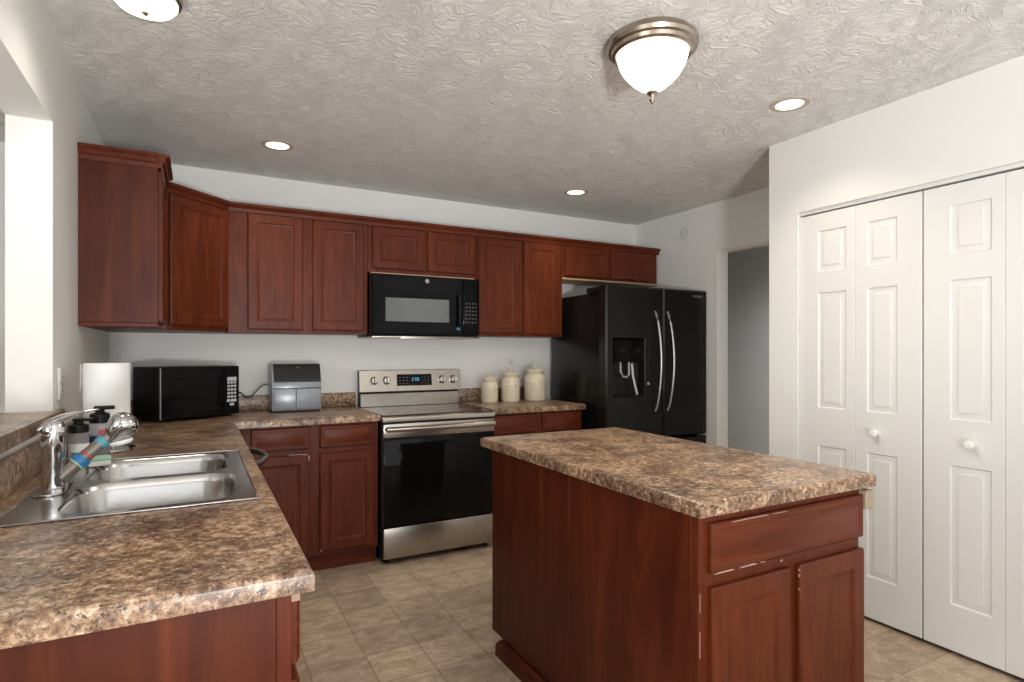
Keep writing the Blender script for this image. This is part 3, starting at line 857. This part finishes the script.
# ------------------------------------------------------------------ refrigerator
FX0, FX1 = 3.018, 4.012
w = FX1 - FX0
t = thing('refrigerator', 'black stainless french-door refrigerator with water dispenser in the back right corner', 'refrigerator', (FX0, 0, 0))
MB().box(.044, w - .012, -.775, -.07, .03, 1.748, .004, 2).build('cabinet', 'fridgeside', t)
MB().box(.03, .16, -.80, -.58, 1.7485, 1.79, .006, 2).build('hinge_cover', 'blackmat', t)
MB().box(w - .16, w - .03, -.80, -.58, 1.7485, 1.785, .006, 2).build('hinge_cover', 'blackmat', t)
sx = .534
ld = MB().panel([0, .060, .360, sx - .004], [.665, .975, 1.413, 1.79], {(1, 1)}, -.865, -.780, [(.004, .004), (.012, .07)], .012).build('left_door', 'fridge', t)
MB().panel([sx + .004, sx + .1, w - .1, w], [.665, 1.0, 1.4, 1.79], {}, -.865, -.780, [], .012).build('right_door', 'fridge', t)
MB().panel([0, .1, w - .1, w], [.06, .3, .5, .648], {}, -.865, -.780, [], .012).build('freezer_drawer', 'fridge', t)
MB().tube([(.12, -.868, .60), (.13, -.915, .60), (w / 2, -.925, .60), (w - .13, -.915, .60), (w - .12, -.868, .60)], .012, 10).build('handle', 'nickel', [c for c in t.children if c.name.startswith('freezer')][0])
for x, dn in ((.450, 'left'), (.572, 'right')):
    par = [c for c in t.children if c.name.startswith(dn + '_door')][0]
    pts = []
    for k in range(21):
        u = k / 20
        pts.append((x + (.016 if dn == 'right' else .012) * math.sin(math.pi * u), -.868 - .055 * math.sin(math.pi * u) ** .6, .868 + u * .745))
    MB().tube(pts, .0092, 12).build('handle', 'bar', par)
# dispenser
di = MB().box(.073, .347, -.868, -.820, 1.235, 1.398, .004, 2).build('dispenser_panel', 'glassblack', ld)
for x0, x1 in ((.115, .165), (.265, .31)): MB().box(x0, x1, -.8685, -.8681, 1.30, 1.335).build('touch_pad', 'blackmat', di)
m = MB(); m.tube([(.15, -.835, 1.235), (.15, -.84, 1.16), (.17, -.845, 1.13), (.20, -.845, 1.125), (.225, -.84, 1.14), (.23, -.835, 1.235)], .008, 10); m.build('ice_chute', 'greyp', ld)
m = MB(); m.tube([(.255, -.838, 1.225), (.262, -.842, 1.13), (.295, -.85, .995)], .009, 10, .6); m.build('paddle', 'keys', ld)
MB().box(.075, .345, -.862, -.80, .978, .990, .003, 1).build('drip_tray', 'blackmat', ld)
MB().lathe([(.012, 0), (.012, .002), (.009, .0028), (0, .0028)], (.388, -.8652, 1.075), 'Y', 20).build('round_badge', 'greyp', ld)
MB().box(w - .155, w - .055, -.8658, -.8650, 1.735, 1.750).build('badge', 'keysdim', [c for c in t.children if c.name.startswith('right')][0])
m = MB(); m.box(.05, w - .05, -.74, -.08, 0, .03); m.build('base_grille', 'blackmat', t)

# ------------------------------------------------------------------ outlets
def outlet(label, mat4, plug=False):
    t = thing('wall_outlet', label, 'outlet', (0, 0, 0), 0, 'wall outlets')
    t.matrix_world = mat4
    MB().box(-.037, .037, -.006, 0, -.06, .06, .002, 2).build('cover_plate', 'plate', t)
    for z in (-.024, .024):
        f = MB().box(-.017, .017, -.008, -.0062, z - .015, z + .015, .002, 1).build('socket', 'plate', t)
        for sx0 in (-.008, .005): MB().box(sx0, sx0 + .003, -.0085, -.0079, z - .006, z + .006).build('slot', 'dark', f)
    return t
onleft = lambda d, z: Matrix.Translation((0.0005, -d, z)) @ Matrix.Rotation(R(90), 4, 'Z')
outlet('white wall outlet on the left wall nearer the pass-through opening', onleft(1.415, 1.188))
outlet('white wall outlet on the left wall just above the paper towels', onleft(.95, 1.195))
outlet('white wall outlet on the back wall above the middle canister', Matrix.Translation((2.70, -.0005, 1.195)))
pg = MB().box(.009, .035, -.966, -.932, 1.205, 1.235, .004, 2)
tag(pg.build('power_plug', 'plate'), 'white plug in the left wall outlet behind the paper towels', 'plug')

# ------------------------------------------------------------------ ceiling lights
def bulb(name, parent, loc, watts, color, r, kind='POINT', cone=130):
    l = bpy.data.lights.new(name, kind); l.energy = watts; l.color = color; l.shadow_soft_size = r
    if kind == 'SPOT': l.spot_size = R(cone); l.spot_blend = 0.9
    o = bpy.data.objects.new(name, l); COL.objects.link(o); o.parent = parent; o.location = loc
    return o
t = thing('ceiling_light', 'dome ceiling light with bronze nickel rim and finial over the island', 'ceiling light', (1.957, -2.525, ZC))
MB().lathe([(.150, -.0005), (.164, -.014), (.168, -.030), (.162, -.042), (.152, -.046), (.148, -.058), (.138, -.064), (.132, -.062), (.132, -.050), (0, -.049)], n=56).build('rim', 'nickel', t)
MB().lathe([(.131, -.056), (.129, -.072), (.120, -.100), (.102, -.130), (.078, -.157), (.050, -.180), (.022, -.194), (0, -.197)], n=56).build('glass_bowl', 'bowl', t)
MB().lathe([(.0, -.196), (.020, -.197), (.021, -.201), (.012, -.209), (.009, -.218), (.012, -.225), (.006, -.236), (0, -.246)], n=24).build('finial', 'nickel', t)
bulb('bulb', t, (0, 0, -.30), 40, (1.0, .93, .82), .12, 'SPOT', 176)
t = thing('ceiling_light', 'small flush ceiling light over the sink, cut off by the top edge', 'ceiling light', (.315, -1.965, ZC))
MB().lathe([(.106, -.0005), (.108, -.010), (.104, -.022), (.095, -.026), (0, -.026)], n=48).build('rim', 'nickel', t)
MB().lathe([(.094, -.0262), (.093, -.035), (.08, -.05), (.05, -.062), (.02, -.066), (0, -.0665)], n=48).build('glass_bowl', 'bowl', t)
MB().lathe([(.010, -.0655), (.010, -.070), (.005, -.076), (0, -.077)], n=20).build('finial', 'nickel', t)
bulb('bulb', t, (0, 0, -.12), 9, (1.0, .93, .82), .08, 'SPOT', 176)
for i, (x, d, lab) in enumerate(((.861, .667, 'recessed can light near the left corner cabinet'), (2.893, .668, 'recessed can light above the cabinets beside the refrigerator'), (2.917, 2.395, 'recessed can light by the pantry doors'))):
    t = thing('recessed_light', lab, 'recessed light', (x, -d, ZC), 0, 'recessed ceiling lights')
    MB().lathe([(.062, -.0005), (.062, -.004), (.084, -.004), (.087, -.0005)], n=40).build('trim_ring', 'can_trim', t)
    MB().lathe([(.0615, -.0006), (.0615, -.002), (0, -.0022)], n=40).build('lens', 'lens', t)
    s = bulb('bulb', t, (0, 0, -.02), 20, (1.0, .87, .70), .06, 'SPOT')

t = thing('ceiling_light', 'flush ceiling light in the hall beyond the doorway', 'ceiling light', (5.1, -1.0, ZC))  # added fixture, out of view, so the hall does not render dark
MB().lathe([(.14, -.0005), (.14, -.02), (.13, -.025), (0, -.025)], n=40).build('rim', 'nickel', t)
MB().lathe([(.125, -.0255), (.12, -.05), (.08, -.085), (0, -.10)], n=40).build('glass_bowl', 'bowl', t)
bulb('bulb', t, (0, 0, -.13), 200, (1.0, .97, .95), .1, 'SPOT', 172)
